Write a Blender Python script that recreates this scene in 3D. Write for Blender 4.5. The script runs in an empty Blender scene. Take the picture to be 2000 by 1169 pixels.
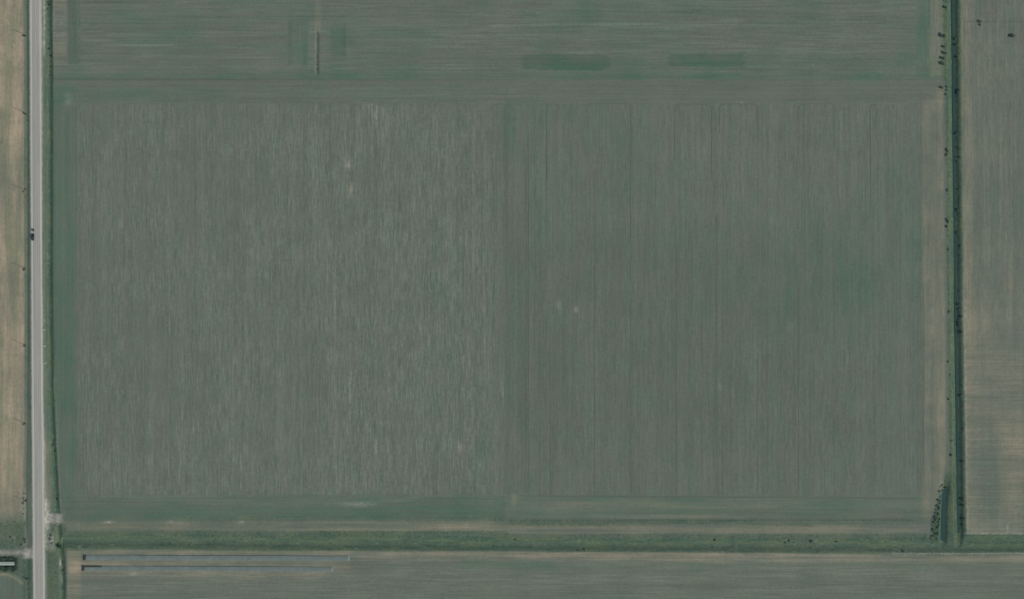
import bpy, bmesh, math, random
import numpy as np
from mathutils import Vector, Matrix

# ------------------------------------------------------------------ camera, sky, sun, exposure
scene = bpy.context.scene
COL = scene.collection
S = 0.46                                   # metres per unit of the survey grid
CAM_H = 3000.0
SUN_EL, SUN_AZ = 40.0, 113.0               # morning sun, azimuth clockwise from north

cam_data = bpy.data.cameras.new('camera')
cam = bpy.data.objects.new('camera', cam_data)
COL.objects.link(cam)
cam.location = (0, 0, CAM_H)
cam.rotation_euler = (0, 0, 0)
cam_data.sensor_width = 36.0
cam_data.lens = 36.0 * CAM_H / (2000 * S)
cam_data.clip_start = 10
cam_data.clip_end = 20000
scene.camera = cam

world = bpy.data.worlds.new('World')
scene.world = world
world.use_nodes = True
wn = world.node_tree
bg = wn.nodes['Background']
sky = wn.nodes.new('ShaderNodeTexSky')
sky.sky_type = 'NISHITA'
sky.sun_disc = False
sky.sun_elevation = math.radians(SUN_EL)
sky.sun_rotation = math.radians(SUN_AZ)
wn.links.new(sky.outputs['Color'], bg.inputs['Color'])
bg.inputs['Strength'].default_value = 0.1

sd = bpy.data.lights.new('sun', 'SUN')
sd.energy = 3.2
sd.angle = math.radians(0.5)
sd.color = (1.0, 0.95, 0.87)
sun = bpy.data.objects.new('sun', sd)
COL.objects.link(sun)
az, el = math.radians(SUN_AZ), math.radians(SUN_EL)
to_sun = Vector((math.sin(az) * math.cos(el), math.cos(az) * math.cos(el), math.sin(el)))
sun.rotation_euler = to_sun.to_track_quat('Z', 'Y').to_euler()
sun.location = to_sun * 500

scene.view_settings.view_transform = 'Standard'
scene.view_settings.look = 'None'
scene.view_settings.gamma = 1
scene.view_settings.exposure = 0.71

# light reaching level ground, per colour channel (measured once), used to turn seen colours into albedo
KLIGHT = (1.51, 1.55, 1.66)


def alb(r, g, b):
    """albedo of a level surface that reads as this 8 bit colour in full sun"""
    out = []
    for c, k in zip((r, g, b), KLIGHT):
        c /= 255.0
        lin = c / 12.92 if c <= 0.04045 else ((c + 0.055) / 1.055) ** 2.4
        out.append(min(lin / k, 0.9))
    return (*out, 1.0)


# ------------------------------------------------------------------ helpers
def X(px):
    return (px - 1000.0) * S


def Y(py):
    return (584.5 - py) * S


def tag(o, label=None, cat=None, group=None, kind=None):
    if label:
        o['label'] = label
    if cat:
        o['category'] = cat
    if group:
        o['group'] = group
    if kind:
        o['kind'] = kind
    return o


def link(name, me, mat=None, parent=None):
    o = bpy.data.objects.new(name, me)
    COL.objects.link(o)
    if mat is not None and me is not None:
        me.materials.append(mat)
    if parent is not None:
        o.parent = parent
    return o


def empty(name, loc, rz=0.0):
    o = bpy.data.objects.new(name, None)
    COL.objects.link(o)
    o.location = loc
    o.rotation_euler = (0, 0, rz)
    o.empty_display_size = 0.5
    return o


def copy_tree(o, parent=None):
    c = o.copy()
    COL.objects.link(c)
    c.parent = parent
    for ch in list(o.children):
        copy_tree(ch, c)
    return c


class MB:
    """collects shapes into one mesh"""

    def __init__(self):
        self.bm = bmesh.new()

    def box(self, c, s, bevel=0.0, rot=None):
        r = bmesh.ops.create_cube(self.bm, size=1.0)
        vs = r['verts']
        bmesh.ops.scale(self.bm, vec=s, verts=vs)
        if bevel:
            es = list({e for v in vs for e in v.link_edges})
            rr = bmesh.ops.bevel(self.bm, geom=es, offset=bevel, segments=2, affect='EDGES', profile=0.6)
            vs = list({v for f in rr['faces'] for v in f.verts} | {v for v in vs if v.is_valid})
        if rot is not None:
            bmesh.ops.rotate(self.bm, cent=(0, 0, 0), matrix=rot, verts=vs)
        bmesh.ops.translate(self.bm, vec=c, verts=vs)
        return self

    def tube(self, pts, radii, seg=8):
        pts = [Vector(p) for p in pts]
        rings = []
        for i, p in enumerate(pts):
            d = (pts[min(i + 1, len(pts) - 1)] - pts[max(i - 1, 0)]).normalized()
            a = Vector((0, 0, 1)) if abs(d.z) < 0.9 else Vector((1, 0, 0))
            u = d.cross(a).normalized()
            w = d.cross(u).normalized()
            rings.append([self.bm.verts.new(p + (u * math.cos(2 * math.pi * k / seg) + w * math.sin(2 * math.pi * k / seg)) * radii[i]) for k in range(seg)])
        for a, b in zip(rings, rings[1:]):
            for k in range(seg):
                self.bm.faces.new((a[k], a[(k + 1) % seg], b[(k + 1) % seg], b[k]))
        self.bm.faces.new(rings[0])
        self.bm.faces.new(list(reversed(rings[-1])))
        return self

    def profile(self, outline, y0, y1, taper=1.0):
        """extrude an (x,z) outline between y0 and y1"""
        a = [self.bm.verts.new((x, y0, z)) for x, z in outline]
        b = [self.bm.verts.new((x, y1, z)) for x, z in outline]
        n = len(outline)
        self.bm.faces.new(a)
        self.bm.faces.new(list(reversed(b)))
        for k in range(n):
            self.bm.faces.new((a[k], b[k], b[(k + 1) % n], a[(k + 1) % n]))
        return self

    def mesh(self, name, smooth=False):
        bmesh.ops.recalc_face_normals(self.bm, faces=self.bm.faces)
        me = bpy.data.meshes.new(name)
        self.bm.to_mesh(me)
        self.bm.free()
        if smooth:
            for p in me.polygons:
                p.use_smooth = True
        return me

    def build(self, name, mat, parent=None, smooth=False):
        return link(name, self.mesh(name, smooth), mat, parent)


class NT:
    """small wrapper for building shader trees"""

    def __init__(self, name):
        self.m = bpy.data.materials.new(name)
        self.m.use_nodes = True
        self.t = self.m.node_tree
        self.p = self.t.nodes['Principled BSDF']
        self.p.inputs['Roughness'].default_value = 0.9
        self.p.inputs['Specular IOR Level'].default_value = 0.15
        self.tc = self.t.nodes.new('ShaderNodeTexCoord').outputs['Object']

    def _in(self, sock, v):
        if hasattr(v, 'is_output'):
            self.t.links.new(v, sock)
        else:
            sock.default_value = v

    def attr(self, name):
        n = self.t.nodes.new('ShaderNodeAttribute')
        n.attribute_name = name
        return n.outputs['Fac']

    def math(self, op, a, b=0.0, clamp=False):
        n = self.t.nodes.new('ShaderNodeMath')
        n.operation = op
        n.use_clamp = clamp
        self._in(n.inputs[0], a)
        self._in(n.inputs[1], b)
        return n.outputs[0]

    def add(self, a, b, c=False):
        return self.math('ADD', a, b, c)

    def mul(self, a, b, c=False):
        return self.math('MULTIPLY', a, b, c)

    def noise(self, sx, sy, sz=1.0, detail=3.0, rough=0.55, off=(0, 0, 0), dist=0.0):
        mp = self.t.nodes.new('ShaderNodeMapping')
        mp.inputs['Scale'].default_value = (sx, sy, sz)
        mp.inputs['Location'].default_value = off
        self.t.links.new(self.tc, mp.inputs['Vector'])
        n = self.t.nodes.new('ShaderNodeTexNoise')
        n.inputs['Scale'].default_value = 1.0
        n.inputs['Detail'].default_value = detail
        n.inputs['Roughness'].default_value = rough
        n.inputs['Distortion'].default_value = dist
        self.t.links.new(mp.outputs[0], n.inputs['Vector'])
        return n.outputs['Fac']

    def mix(self, f, a, b):
        n = self.t.nodes.new('ShaderNodeMix')
        n.data_type = 'RGBA'
        n.clamp_factor = True
        self._in(n.inputs[0], f)
        self._in(n.inputs[6], a)
        self._in(n.inputs[7], b)
        return n.outputs[2]

    def lerp(self, f, a, b):
        n = self.t.nodes.new('ShaderNodeMix')
        n.data_type = 'FLOAT'
        self._in(n.inputs[0], f)
        self._in(n.inputs[2], a)
        self._in(n.inputs[3], b)
        return n.outputs[0]

    def scale(self, col, f):
        n = self.t.nodes.new('ShaderNodeVectorMath')
        n.operation = 'SCALE'
        self._in(n.inputs[0], col[:3] if isinstance(col, tuple) else col)
        self._in(n.inputs[3], f)
        return n.outputs[0]

    def ramp(self, v, lo, hi):
        n = self.t.nodes.new('ShaderNodeMapRange')
        n.interpolation_type = 'SMOOTHSTEP'
        self._in(n.inputs[0], v)
        n.inputs[1].default_value = lo
        n.inputs[2].default_value = hi
        return n.outputs[0]

    def out(self, col, rough=None):
        self._in(self.p.inputs['Base Color'], col)
        if rough is not None:
            self._in(self.p.inputs['Roughness'], rough)
        return self.m


def simple(name, rgb, var=0.12, sc=0.8, rough=0.8, spec=0.2, metal=0.0):
    n = NT(name)
    f = n.add(1.0 - var, n.mul(n.noise(sc, sc, sc, 3), 2 * var))
    n.p.inputs['Specular IOR Level'].default_value = spec
    n.p.inputs['Metallic'].default_value = metal
    return n.out(n.scale(rgb, f), rough)


# ------------------------------------------------------------------ materials
def land_material():
    n = NT('cultivated_land')
    res, weed, straw, lush, grav, damp_shade, rows = [n.attr(a) for a in ('residue', 'weed', 'straw', 'lush', 'gravel', 'damp_shade', 'rows')]
    fine = n.lerp(rows, n.noise(0.72, 0.065, 1, 5, 0.68), n.noise(0.025, 0.62, 1, 5, 0.66))
    broad = n.lerp(rows, n.noise(0.10, 0.006, 1, 3, 0.6, (7, 3, 0)), n.noise(0.006, 0.10, 1, 3, 0.6, (7, 3, 0)))
    drill = n.lerp(rows, n.noise(0.42, 0.0016, 1, 3, 0.7, (2, 4, 0)), n.noise(0.0016, 0.42, 1, 3, 0.7, (2, 4, 0)))
    blob = n.noise(0.33, 0.33, 1, 4, 0.65, (3, 9, 0))
    grain = n.noise(0.75, 0.6, 1, 3, 0.7, (5, 2, 0))
    patch = n.noise(0.035, 0.035, 1, 4, 0.6, (1, 5, 0))
    tint = n.lerp(rows, n.noise(0.09, 0.03, 1, 2, 0.5, (20, 8, 0)), n.noise(0.03, 0.09, 1, 2, 0.5, (20, 8, 0)))

    soil = n.mix(n.ramp(tint, 0.36, 0.64), alb(93, 104, 94), alb(97, 104, 95))
    # cut stalks lying in the rows
    r1 = n.ramp(fine, 0.46, 0.72)
    r2 = n.ramp(n.add(n.mul(fine, 0.5), n.add(n.mul(blob, 0.3), n.mul(broad, 0.2))), 0.42, 0.62)
    rf = n.mul(res, n.add(n.mul(r1, 0.50), n.mul(r2, 0.50)), True)
    col = n.mix(rf, soil, alb(130, 138, 126))
    dk = n.mul(n.ramp(fine, 0.52, 0.34), n.add(0.10, n.mul(res, 0.20)), True)
    col = n.mix(dk, col, alb(76, 85, 77))
    # thin green growth
    wf = n.mul(weed, n.add(0.55, n.add(n.mul(patch, 0.5), n.mul(n.add(fine, -0.5), 1.2))), True)
    col = n.mix(wf, col, n.mix(n.ramp(tint, 0.35, 0.65), alb(70, 100, 84), alb(79, 102, 84)))
    # dry straw and bare tan earth
    sf = n.mul(straw, n.add(0.72, n.add(n.mul(n.add(patch, -0.5), 0.9), n.add(n.mul(n.add(fine, -0.5), 1.1), n.mul(n.add(blob, -0.5), 0.5)))), True)
    tan = n.mix(n.ramp(broad, 0.38, 0.62), alb(139, 134, 112), alb(163, 147, 127))
    tan = n.mix(n.mul(n.ramp(tint, 0.5, 0.72), 0.5), tan, alb(122, 132, 105))
    col = n.mix(sf, col, tan)
    # rank dark grass
    lf = n.mul(lush, n.add(0.78, n.add(n.mul(n.add(blob, -0.5), 0.9), n.mul(n.add(fine, -0.5), 0.9))), True)
    gr = n.mix(n.ramp(patch, 0.4, 0.62), alb(60, 88, 73), alb(80, 98, 74))
    gr = n.mix(n.ramp(blob, 0.5, 0.75), gr, alb(98, 114, 96))
    col = n.mix(lf, col, gr)
    # gravel
    gf = n.mul(grav, n.add(0.8, n.mul(n.add(blob, -0.5), 1.3)), True)
    col = n.mix(gf, col, n.mix(n.ramp(blob, 0.35, 0.65), alb(146, 145, 137), alb(171, 167, 158)))
    # damp or compacted soil, dark lines, and painted ditch shade
    col = n.scale(col, n.add(1.0, n.mul(damp_shade, -0.45)))
    # broad and small scale variation of the surface itself
    f = n.add(1.0, n.add(n.mul(n.add(broad, -0.5), 0.2), n.add(n.mul(n.add(blob, -0.5), 0.22), n.add(n.mul(n.add(patch, -0.5), 0.22), n.add(n.mul(n.add(fine, -0.5), 0.16), n.add(n.mul(n.mul(n.add(drill, -0.5), 0.34), n.add(1.0, n.mul(n.math('MAXIMUM', lush, n.math('MAXIMUM', straw, grav)), -0.8))), n.mul(n.add(grain, -0.5), 0.42)))))))
    return n.out(n.scale(col, f), 0.95)


def road_material():
    n = NT('worn_asphalt')
    x = n.t.nodes.new('ShaderNodeAttribute')
    x.attribute_name = 'across'
    u = x.outputs['Fac']
    pat = n.noise(0.25, 0.02, 1, 4, 0.6)
    grain = n.noise(0.9, 0.5, 1, 4, 0.7)
    col = n.mix(n.ramp(pat, 0.35, 0.65), alb(140, 143, 138), alb(149, 148, 144))
    edge = n.ramp(n.math('ABSOLUTE', n.add(u, 0.0)), 0.62, 0.95)
    col = n.mix(n.mul(edge, n.add(0.35, n.mul(pat, 0.8))), col, alb(168, 173, 160))
    lane = n.math('ABSOLUTE', n.add(n.math('ABSOLUTE', u, 0), -0.36))
    wheel = n.ramp(n.math('ABSOLUTE', n.add(lane, -0.16)), 0.10, 0.02)
    col = n.mix(n.mul(wheel, 0.22), col, alb(128, 130, 126))
    f = n.add(0.9, n.mul(grain, 0.2))
    return n.out(n.scale(col, f), 0.85)


M = {}


def make_materials():
    M['land'] = land_material()
    M['road'] = road_material()
    M['white_paint'] = simple('road_paint_white', (0.5, 0.5, 0.47, 1), 0.2, 1.0)
    M['yellow_paint'] = simple('road_paint_yellow', (0.30, 0.24, 0.12, 1), 0.2, 1.0)
    M['track'] = simple('compacted_soil', alb(84, 93, 84), 0.18, 0.5)
    M['pale_track'] = simple('bare_wheel_track', alb(150, 154, 140), 0.25, 0.4)
    M['bark'] = simple('bark', (0.10, 0.075, 0.05, 1), 0.3, 3.0)
    M['pole_wood'] = simple('weathered_pole_wood', (0.13, 0.10, 0.075, 1), 0.3, 3.0)
    M['insulator'] = simple('glazed_insulator', (0.35, 0.36, 0.36, 1), 0.1, 3.0, 0.3, 0.5)
    for nm, c in (('leaf_dark', (0.062, 0.100, 0.072)), ('leaf_mid', (0.090, 0.120, 0.088)), ('leaf_olive', (0.095, 0.110, 0.070)),
                  ('leaf_bright', (0.050, 0.115, 0.070)), ('reed', (0.20, 0.215, 0.175))):
        n = NT(nm)
        oi = n.t.nodes.new('ShaderNodeObjectInfo')
        a = n.noise(0.6, 0.6, 0.6, 3)
        f = n.add(0.55, n.add(n.mul(a, 0.6), n.mul(oi.outputs['Random'], 0.35)))
        leaf = n.scale((*c, 1.0), f)
        M[nm] = n.out(leaf, 0.8)
        tr = n.t.nodes.new('ShaderNodeBsdfTranslucent')
        n.t.links.new(leaf, tr.inputs['Color'])
        mx = n.t.nodes.new('ShaderNodeMixShader')
        mx.inputs[0].default_value = 0.42
        n.t.links.new(n.p.outputs[0], mx.inputs[1])
        n.t.links.new(tr.outputs[0], mx.inputs[2])
        n.t.links.new(mx.outputs[0], n.t.nodes['Material Output'].inputs['Surface'])
    n = NT('tall_grass_blades')
    a = n.noise(0.25, 0.25, 0.2, 4, 0.65)
    M['grass'] = n.out(n.mix(n.ramp(a, 0.38, 0.66), (0.036, 0.062, 0.044, 1), (0.080, 0.105, 0.066, 1)), 0.9)
    n = NT('drain_water')
    a = n.noise(0.5, 0.08, 0.3, 3)
    n.p.inputs['Specular IOR Level'].default_value = 0.12
    M['water'] = n.out(n.mix(a, (0.014, 0.034, 0.031, 1), (0.024, 0.048, 0.042, 1)), 0.3)
    M['car_paint'] = simple('dark_car_paint', (0.020, 0.026, 0.026, 1), 0.08, 1.0, 0.35, 0.5)
    M['car_bed'] = simple('bed_liner', (0.014, 0.015, 0.015, 1), 0.15, 4.0, 0.8)
    M['glass'] = simple('vehicle_glass', (0.012, 0.018, 0.020, 1), 0.05, 1.0, 0.1, 0.6)
    M['tyre'] = simple('tyre_rubber', (0.018, 0.018, 0.018, 1), 0.1, 4.0, 0.85)
    M['chrome'] = simple('bumper_metal', (0.35, 0.36, 0.37, 1), 0.05, 2.0, 0.3, 0.5, 0.8)
    M['lamp_clear'] = simple('headlamp_lens', (0.6, 0.6, 0.58, 1), 0.05, 2.0, 0.15, 0.5)
    M['lamp_red'] = simple('tail_lamp_lens', (0.25, 0.012, 0.010, 1), 0.05, 2.0, 0.2, 0.5)
    M['trailer'] = simple('trailer_paint', (0.030, 0.042, 0.040, 1), 0.1, 1.0, 0.5)
    M['steel'] = simple('painted_steel', (0.08, 0.085, 0.085, 1), 0.15, 2.0, 0.5)
    M['tarp'] = simple('grey_green_cover_sheet', alb(100, 112, 109), 0.3, 0.2, 0.85)
    M['row_shade'] = simple('cover_row_shade', (0.022, 0.032, 0.026, 1), 0.2, 0.5, 0.8)
    M['end_board'] = simple('row_end_shade', (0.030, 0.034, 0.026, 1), 0.25, 2.0, 0.9)
    M['pale_roof'] = simple('pale_metal_roof', (0.175, 0.205, 0.17, 1), 0.12, 0.6, 0.6)
    M['shed_wall'] = simple('dull_shed_boards', (0.10, 0.11, 0.10, 1), 0.2, 1.5)
    M['shed_door'] = simple('dark_shed_door', (0.05, 0.055, 0.05, 1), 0.2, 1.5)
    M['pale_board'] = simple('pale_painted_board', (0.27, 0.30, 0.27, 1), 0.1, 2.0)
    M['concrete'] = simple('weathered_concrete', (0.26, 0.26, 0.24, 1), 0.2, 1.5)


make_materials()

# ------------------------------------------------------------------ procedural noise on the grid
_rng = np.random.RandomState(11)
_TAB = _rng.rand(256, 256)


def vnoise(x, y, seed=0):
    x = x + seed * 17.31
    y = y + seed * 41.77
    xi = np.floor(x).astype(np.int64)
    yi = np.floor(y).astype(np.int64)
    fx = x - xi
    fy = y - yi
    fx = fx * fx * (3 - 2 * fx)
    fy = fy * fy * (3 - 2 * fy)
    a = _TAB[xi & 255, yi & 255]
    b = _TAB[(xi + 1) & 255, yi & 255]
    c = _TAB[xi & 255, (yi + 1) & 255]
    d = _TAB[(xi + 1) & 255, (yi + 1) & 255]
    return (a * (1 - fx) + b * fx) * (1 - fy) + (c * (1 - fx) + d * fx) * fy


def fbm(x, y, seed=0, oct=4):
    s = 0.0
    a = 0.5
    t = 0.0
    for k in range(oct):
        s = s + a * vnoise(x * 2 ** k, y * 2 ** k, seed + k * 3)
        t += a
        a *= 0.55
    return s / t


def sst(v, lo, hi):
    t = np.clip((v - lo) / (hi - lo), 0, 1)
    return t * t * (3 - 2 * t)


def poly(v, pts):
    ys, xs = zip(*pts)
    return np.interp(v, ys, xs)


# lines of the place, as functions of the grid
def road_l(py):
    return poly(py, [(-400, 57), (0, 58.3), (290, 60.0), (584, 61.8), (876, 63.2), (1169, 65.6), (1600, 67.5)])


def road_r(py):
    return poly(py, [(-400, 80), (0, 80.6), (290, 81.4), (584, 82.6), (760, 83.8), (876, 86.0), (1169, 87.6), (1600, 89)])


def west_ditch(py):
    return poly(py, [(-400, 94), (0, 95.5), (150, 97), (600, 97), (760, 99), (880, 104.5), (1000, 111), (1060, 116), (1100, 122), (1169, 122), (1600, 123)])


def far_west_ditch(py):
    return poly(py, [(-400, 53), (0, 52.5), (400, 53.5), (800, 53), (1000, 51), (1169, 55), (1600, 56)])


def east_ditch(py):
    return poly(py, [(-400, 1858), (0, 1860.5), (584, 1866), (1060, 1873), (1075, 1873.5), (1600, 1876)])


def south_ditch(px):
    return poly(px, [(-400, 1054), (130, 1057), (600, 1060.5), (1000, 1063), (1500, 1065), (1860, 1067), (2400, 1062)])


def fields(PX, PY):
    """cover of the land (0..1 amounts) and height at grid points"""
    A = {}
    wx = PX + (fbm(PX / 40, PY / 40, 5, 3) - 0.5) * 5
    wy = PY + (fbm(PX / 40, PY / 40, 9, 3) - 0.5) * 5

    def R(x0, x1, y0, y1, s=3.0, sy=None):
        sy = s if sy is None else sy
        return sst(wx, x0 - s, x0 + s) * (1 - sst(wx, x1 - s, x1 + s)) * sst(wy, y0 - sy, y0 + sy) * (1 - sst(wy, y1 - sy, y1 + sy))

    def H(x0, x1, y0, y1, s=2.0, sy=None):     # straight edged, for drilled or sprayed strips
        sy = s if sy is None else sy
        return sst(PX, x0 - s, x0 + s) * (1 - sst(PX, x1 - s, x1 + s)) * sst(PY, y0 - sy, y0 + sy) * (1 - sst(PY, y1 - sy, y1 + sy))

    big = fbm(PX / 260, PY / 260, 21, 4)
    mid = fbm(PX / 70, PY / 70, 31, 4)
    sm = fbm(PX / 22, PY / 22, 41, 3)
    ns = fbm(PX / 9, PY / 220, 51, 3)
    ew = fbm(PX / 220, PY / 9, 61, 3)
    z = np.zeros_like(PX)
    BIG = 5000
    main = H(104, 1846, 165, 1012, 1.5)
    rag = (vnoise(PX / 5.0, PX * 0 + 3.3, 81) - 0.5) * 16
    left = sst(PX, 147, 155) * (1 - sst(PX, 984, 991)) * sst(PY + rag, 196, 214) * (1 - sst(PY + rag, 956, 970))
    right = H(990, 1800, 200, 966, 3)
    north = H(102, 1848, -BIG, 156, 1.5)
    south = sst(PX, 128, 134) * sst(PY, south_ditch(PX) + 11, south_ditch(PX) + 14)
    east = sst(PX, east_ditch(PY) + 12, east_ditch(PY) + 16) * (1 - sst(PY, 1039, 1043))
    west = (1 - sst(PX, 46, 49)) * (1 - sst(PY, 985, 1015))

    # residue
    res = left * (1 - 0.6 * sst(PX, 930, 990)) * (0.28 + 0.13 * sst(PX, 380, 700) + 0.6 * (mid - 0.5) + 0.35 * (ns - 0.5)) + right * (0.15 + 0.3 * (ns - 0.5))
    res += north * (0.20 + 0.5 * (ew - 0.5)) + south * 0.20 + east * 0.16
    res += H(120, 988, 168, 204, 3) * 0.12 + H(120, 988, 962, 985, 3) * 0.18
    for cx, cy, rx, ry, a in ((681, 319, 8, 12, .9), (686, 372, 5, 14, .5), (705, 986, 34, 6, .7), (676, 985, 10, 7, .4), (900, 872, 10, 14, .5),
                              (730, 215, 18, 8, .5), (735, 235, 4, 26, .6), (1090, 594, 5, 8, .6), (1125, 603, 5, 8, .6), (1407, 756, 6, 9, .6), (1090, 600, 6, 10, .3),
                              (240, 979, 14, 3, .35), (390, 988, 16, 3, .5), (133, 195, 10, 14, .4), (1000, 180, 14, 8, .4), (1541, 640, 6, 9, .4), (684, 770, 2.2, 60, .6), (653, 590, 2.2, 50, .5),
                              (980, 765, 2.5, 22, .7), (625, 560, 2.0, 40, .5), (735, 880, 2.4, 20, .5), (802, 700, 2.2, 40, .4), (960, 560, 2.4, 60, .4), (1448, 200, 3, 10, .4)):
        res += a * np.exp(-((PX - cx) / rx) ** 2 - ((PY - cy) / ry) ** 2) * (0.6 + 0.8 * sm)
    for y0, x0, x1, a in ((89, 210, 350, .6), (10, 160, 240, .35), (51, 950, 1240, .45), (47, 1160, 1300, .5), (103, 1080, 1300, .4), (90, 1400, 1640, .4), (40, 1420, 1450, .6), (33, 1500, 1650, .35), (116, 750, 900, .4), (70, 440, 520, .3)):
        res += a * H(x0, x1, y0 - 1.2, y0 + 1.2, 20, 1.3) * (0.5 + ew)
    A['residue'] = np.clip(res, 0, 1)

    # thin green growth
    w = sst(PX, 98, 106) * (1 - sst(PX + 10 * (vnoise(PX * 0, PY / 16, 91) - 0.5), 142, 156)) * sst(PY, 160, 175) * (1 - sst(PY, 990, 1012)) * (0.26 + 0.40 * sst(PY, 330, 560) - 0.22 * sst(PY, 720, 960) + 0.7 * (mid - 0.5) + 0.5 * (ns - 0.5))
    w += H(104, 135, 165, 420, 5) * 0.25
    w += H(110, 440, 170, 200, 30, 5) * (0.32 + 0.6 * (mid - 0.4)) + H(440, 990, 168, 200, 20, 4) * 0.12
    w += H(110, 988, 966, 988, 6, 8) * (0.32 + 0.9 * (mid - 0.5)) + H(130, 985, 988, 1011, 3) * (0.6 + 0.7 * (mid - 0.5)) + H(885, 986, 966, 1010, 8, 3) * 0.3
    w += H(985, 1060, 200, 966, 12) * (0.02 + 0.5 * (ns - 0.5)) + H(986, 997, 180, 900, 5) * 0.07
    w += left * np.clip(0.02 + 0.8 * (mid - 0.54) + 0.6 * (ns - 0.58), 0, 1) * (0.4 + 1.0 * sst(PX, 700, 900))
    w += right * np.clip(0.05 + 1.3 * (big - 0.5) + 0.4 * (ns - 0.5) + 0.14 * np.exp(-((PX - 1560) / 150) ** 2 - ((PY - 560) / 280) ** 2), 0, 0.8)
    w += right * 0.10 * sst(PY, 430, 640)
    w += H(995, 1815, 968, 1012, 6, 4) * (0.42 + 0.9 * (mid - 0.5))
    w += north * np.clip(0.10 + 1.1 * (mid - 0.5) + 0.7 * (ew - 0.5), 0, 0.7)
    rgx = (vnoise(PY / 4.0, PX * 0 + 7.7, 83) - 0.5) * 14
    rgy = (fbm(PX / 30, PY * 0 + 1.7, 85, 3) - 0.5) * 8

    def RH(x0, x1, y0, y1, s=3.0):
        return sst(PX + rgx, x0 - s, x0 + s) * (1 - sst(PX - rgx, x1 - s, x1 + s)) * sst(PY + rgy, y0 - 2, y0 + 2) * (1 - sst(PY - rgy, y1 - 2, y1 + 2))
    w += RH(1020, 1192, 107, 136, 5) * (0.58 + 0.7 * (sm - 0.5) + 0.5 * (ew - 0.5)) + RH(1305, 1455, 105, 131, 6) * (0.46 + 0.7 * (sm - 0.5) + 0.5 * (ew - 0.5)) + H(1000, 1848, 108, 156, 40, 5) * 0.20
    w += H(102, 1848, 143, 156, 4, 3) * (0.34 + 0.4 * (mid - 0.5)) + H(565, 601, 40, 128, 3) * 0.34 + H(645, 676, 47, 110, 3) * (0.36 + 0.6 * (sm - 0.5))
    w += H(1789, 1817, -BIG, 110, 3) * (0.5 + 0.6 * (sm - 0.5)) + H(1789, 1840, 110, 150, 3) * 0.3 + H(133, 156, -BIG, 125, 2.5) * 0.28 + R(225, 380, 18, 95, 18) * 0.28 + R(1130, 1175, 0, 55, 12) * 0.35
    w += south * (0.0 + 0.6 * np.clip(mid - 0.5, 0, 1)) + R(900, 1080, 1094, 1110, 10, 5) * 0.45 + H(690, 2000, 1096, 1112, 20, 6) * 0.15
    w += east * np.clip(0.05 + 0.8 * (big - 0.5), 0, 1)
    w += (1 - sst(PX, 40, 52)) * sst(PY, 1100, 1125) * 0.3
    w += west * np.clip(0.15 + 1.6 * (ns - 0.5) + 1.0 * (sm - 0.5), 0, 0.8)
    A['weed'] = np.clip(w, 0, 1)

    # straw / tan
    st = west * (0.90 + 0.5 * (mid - 0.5) + 0.9 * (ns - 0.5) - 0.35 * sst(PY, 930, 1000))
    st += (1 - sst(PX, 46, 52)) * H(-BIG, 60, 985, 1022, 20, 10) * 0.25
    bend = poly(PY, [(-400, 1842), (165, 1842), (700, 1846), (900, 1848), (950, 1838), (1000, 1822), (1015, 1815), (1600, 1815)])
    st += sst(PX, 1797, 1806) * (1 - sst(PX, bend - 2, bend + 2)) * H(0, 3000, 172, 1012, 8) * (0.22 + 0.4 * (sm - 0.5) + 0.35 * (ns - 0.5) + 0.14 * sst(PX, 1825, 1840))
    st += H(1817, 1842, -BIG, 150, 3) * 0.2 + H(104, 130, -BIG, 128, 4) * (0.18 + 0.8 * (sm - 0.5)) + H(615, 627, -BIG, 64, 3) * 0.18 + H(600, 645, 55, 150, 8) * 0.08
    st += south * 0.07
    st += east * (0.08 + 0.13 * sst(PY, 480, 640) + 0.4 * (ns - 0.5) + 0.4 * (mid - 0.5) + 0.25 * np.exp(-((PX - east_ditch(PY) - 24) / 12) ** 2)) - east * 0.22 * R(1890, 1960, 850, 1010, 14, 40)
    st += R(1955, 2600, 820, 1000, 12, 30) * 0.2
    st += H(118, 960, 1017, 1036, 60, 2.5) * (0.30 + 1.0 * (ew - 0.5) + 0.4 * (mid - 0.5)) + H(960, 1812, 1024, 1042, 60, 3) * (0.26 + 1.0 * (ew - 0.5))
    sdy = PY - south_ditch(PX)
    st += sst(PX, 690, 720) * sst(sdy, 12, 15) * (1 - sst(sdy, 24, 36)) * (0.26 + 0.8 * (ew - 0.5) + 0.5 * (mid - 0.5)) + sst(PX, 1240, 1300) * (1 - sst(PX, 1700, 1760)) * sst(sdy, 12, 15) * (1 - sst(sdy, 27, 34)) * 0.14
    slope_end = 700 - 1.3 * (PY - 1072)
    sa = sst(PX, 128, 140) * (1 - sst(PX, slope_end - 14, slope_end + 8 + 20 * (sm - 0.5))) * sst(PY, 1071, 1076)
    st += sa * (1 - sst(PY, 1113 + 5 * (ew - 0.5), 1118)) * (0.32 + 0.7 * (ew - 0.5) + 0.5 * (sm - 0.5)) + sa * sst(PY, 1113, 1118) * (1 - sst(PY, 1124, 1134)) * (0.18 + 0.6 * (ew - 0.5)) + H(131, 158, 1072, 1600, 4) * 0.3 + R(640, 684, 1096, 1116, 8) * 0.2
    for cx, cy, rx, ry, a in ((686, 372, 3.5, 12, .55), (737, 235, 3, 22, .4), (898, 874, 7, 8, .3), (725, 205, 14, 4, .25), (1004, 975, 6, 14, .3), (410, 600, 2.5, 60, .12)):
        st += a * np.exp(-((PX - cx) / rx) ** 2 - ((PY - cy) / ry) ** 2)
    st += H(995, 1815, 968, 1012, 6, 4) * (0.10 + 0.5 * (ew - 0.5))
    # lower left farm lane
    lane2 = poly(PX, [(-400, 1119), (0, 1119), (15, 1120), (30, 1128), (44, 1138), (60, 1150)])
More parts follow.
